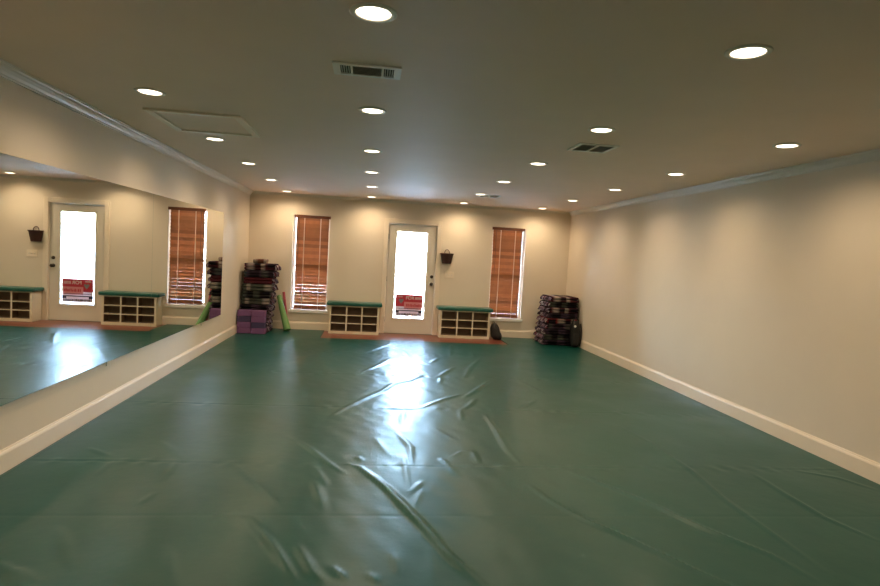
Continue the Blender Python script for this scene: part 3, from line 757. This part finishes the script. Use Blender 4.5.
rolled((-1.395, 10.50, .022), (-1.600, 10.742, .60), .072, .044, m_green, 'green rolled exercise mat leaning by the tall blanket stack')
rolled((-1.43, 10.770, .012), (-1.525, 10.782, .67), .028, .026, m_pink, 'pink rolled exercise mat behind the green roll')

# ------------------------------------------------------------------ black bags
def soft_box(cx, cy, cz, hx, hy, hz, lean=0, taper=.8, seed=0, p=3.2, n=20):
    """superellipsoid with slumped folds"""
    bm = NB(); rn = random.Random(seed); ph = [rn.uniform(0, 6) for _ in range(4)]
    def se(v, e): return math.copysign(abs(v) ** e, v)
    e = 2 / p; rings = []
    for j in range(n + 1):
        la = -PI / 2 + PI * j / n; ring = []
        for i in range(2 * n):
            lo = PI * i / n
            x = se(math.cos(la), e) * se(math.cos(lo), e); y = se(math.cos(la), e) * se(math.sin(lo), e); z = se(math.sin(la), e)
            k = 1 - (1 - taper) * (z + 1) / 2; wob = 1 + .03 * math.sin(4 * lo + 3 * z + ph[0]) + .02 * math.sin(7 * z + ph[1])
            ring.append(bm.verts.new((cx + x * hx * k * wob + lean * (z + 1) / 2, cy + y * hy * k * wob, cz + z * hz)))
        rings.append(ring)
    for a, b in zip(rings, rings[1:]):
        for k in range(2 * n): bm.faces.new((a[k], a[(k + 1) % (2 * n)], b[(k + 1) % (2 * n)], b[k])).smooth = True
    bmesh.ops.remove_doubles(bm, verts=bm.verts, dist=1e-5)
    return bm
t = thing('duffel_bag', 'upright black bag with a white round badge before the low blanket stack', 'bag', (3.63, 9.865, .001))
obj('body', soft_box(0, 0, .235, .092, .070, .234, 0, .86, 3), m_black, t)
bm = soft_box(0, -.062, .14, .072, .028, .11, 0, .9, 4, n=12); obj('pocket', bm, m_black, t)
bm = NB(); add_tube(bm, [(.05 * math.cos(PI * i / 12), 0, .455 + .05 * math.sin(PI * i / 12)) for i in range(13)], .008, 8); obj('handle', bm, m_strap, t)
bm = NB(); add_lathe(bm, [(0, 0), (.021, 0), (.021, -.004), (.017, -.006), (0, -.006)], 20, 0, (-.030, -.066, .375), 'y'); obj('badge', bm, m_badge, t, 'white round badge')
bm = NB(); add_tube(bm, [(.085, -.02, .42), (.098, -.04, .30), (.094, -.055, .16), (.082, -.05, .03)], .009, 8); obj('strap', bm, m_strap, t)

t = thing('backpack', 'small slouched black backpack on the wood floor beside the cubby bench', 'bag', (2.355, 10.55, -.0115))
obj('body', soft_box(.02, 0, .155, .11, .12, .155, -.05, .62, 8, 2.6), m_black, t)
obj('front_pocket', soft_box(.06, -.06, .09, .07, .07, .088, -.03, .7, 9, 2.5, 14), m_black, t)
bm = NB(); add_tube(bm, [(-.055, -.01, .28), (-.065, -.012, .33), (-.045, -.015, .345), (-.03, -.02, .30)], .006, 8); obj('top_loop', bm, m_strap, t)
bm = NB(); add_tube(bm, [(-.02, -.075, .26), (.03, -.11, .19), (.055, -.13, .10), (.04, -.125, .02)], .010, 8); obj('shoulder_strap', bm, m_strap, t)

# ------------------------------------------------------------------ outside, seen through the glass
m_pave = mat('concrete_paving', (.55, .54, .52), .8, noise=(2, .08), bump=(20, .2, .01))
m_lawn = mat('lawn_green', (.045, .085, .045), .9, noise=(8, .3), bump=(60, .6, .03))
m_house = mat('house_siding', (.66, .66, .64), .7, noise=(2, .04))
m_roof = mat('roof_shingle', (.34, .33, .33), .85, noise=(10, .15), bump=(30, .4, .02))
m_hwin = mat('house_window', (.05, .06, .075), .1, noise=(3, .1))
m_car = mat('car_paint', (.75, .76, .78), .25, noise=(3, .02), coat=.6)
m_tyre = mat('tyre_rubber', (.05, .05, .055), .8, noise=(20, .2))
m_leaf = mat('shrub_leaves', (.10, .20, .06), .8, noise=(10, .4), bump=(25, .8, .05))
bm = NB(); add_box(bm, -60, 60, D + .16, 90, -.35, -.15); struct('ground', bm, m_pave)
bm = NB(); add_box(bm, -60, 60, 18.2, 21.0, -.149, -.11); o = obj('lawn', bm, m_lawn); o['kind'] = 'structure'
bm = NB(); add_box(bm, -60, 60, 33.5, 40.0, -.149, -.10); o = obj('lawn', bm, m_lawn); o['kind'] = 'structure'
t = thing('house', 'pale house with a grey roof across the street beyond the door glass', 'house', (-2, 42, -.15))
bm = NB(); add_box(bm, -13, 13, 0, 9, 0, 3.2); obj('walls', bm, m_house, t)
bm = NB(); add_prism(bm, [(-.7, 3.1), (4.5, 5.6), (9.7, 3.1), (9.7, 3.25), (4.5, 5.8), (-.7, 3.25)], 'x', -13.6, 13.6); obj('roof', bm, m_roof, t)
for x in (-10.2, -6.9, -3.0, 2.0, 5.2, 9.5):
    bm = NB(); add_box(bm, x - .55, x + .55, -.05, .0, .9, 2.4); w_ = obj('window', bm, m_hwin, t)
    bm = NB()
    for a, b, c, d in ((x - .62, x - .55, .83, 2.47), (x + .55, x + .62, .83, 2.47), (x - .55, x + .55, .83, .9), (x - .55, x + .55, 2.4, 2.47), (x - .02, x + .02, .9, 2.4), (x - .55, x + .55, 1.62, 1.67)): add_box(bm, a, b, -.07, -.0505, c, d)
    obj('window_frame', bm, m_white, w_)
# parked car: body, windows, wheels
bm = NB(); add_prism(bm, [(21.0, -.149), (22.5, .30), (30.0, .30), (33.0, -.149)], 'x', -60, 60); o = obj('street', bm, m_pave); o['kind'] = 'structure'
t = thing('car', 'pale parked car across the street, faint through the door glass', 'car', (2.75, 25.0, .30))
bm = NB(); side = [(-2.15, .28), (-2.18, .62), (-1.95, .80), (-1.15, .90), (-.60, 1.38), (.75, 1.42), (1.45, .98), (2.10, .90), (2.18, .55), (2.12, .28)]
add_prism(bm, side, 'y', -.85, .85); bmesh.ops.bevel(bm, geom=list(bm.edges), offset=.05, segments=2, affect='EDGES'); obj('body', bm, m_car, t)
bm = NB(); add_prism(bm, [(-1.0, .93), (-.55, 1.31), (-.02, 1.33), (-.02, .94)], 'y', -.865, -.851); add_prism(bm, [(.05, .94), (.05, 1.33), (.70, 1.34), (1.25, .98)], 'y', -.865, -.851); obj('side_windows', bm, m_hwin, t)
for x in (-1.35, 1.35):
    for y in (-.86, .70):
        bm = NB(); add_lathe(bm, [(0, 0), (.30, 0), (.32, .03), (.32, .15), (.30, .18), (0, .18)], 28, 0, (x, y, .321), 'y'); wh = obj('wheel', bm, m_tyre, t)
        bm = NB(); add_lathe(bm, [(0, -.01), (.06, -.012), (.18, -.004), (.20, -.001), (.19, 0), (0, 0)], 24, 0, (x, y, .321), 'y'); obj('hubcap', bm, m_vent, wh)
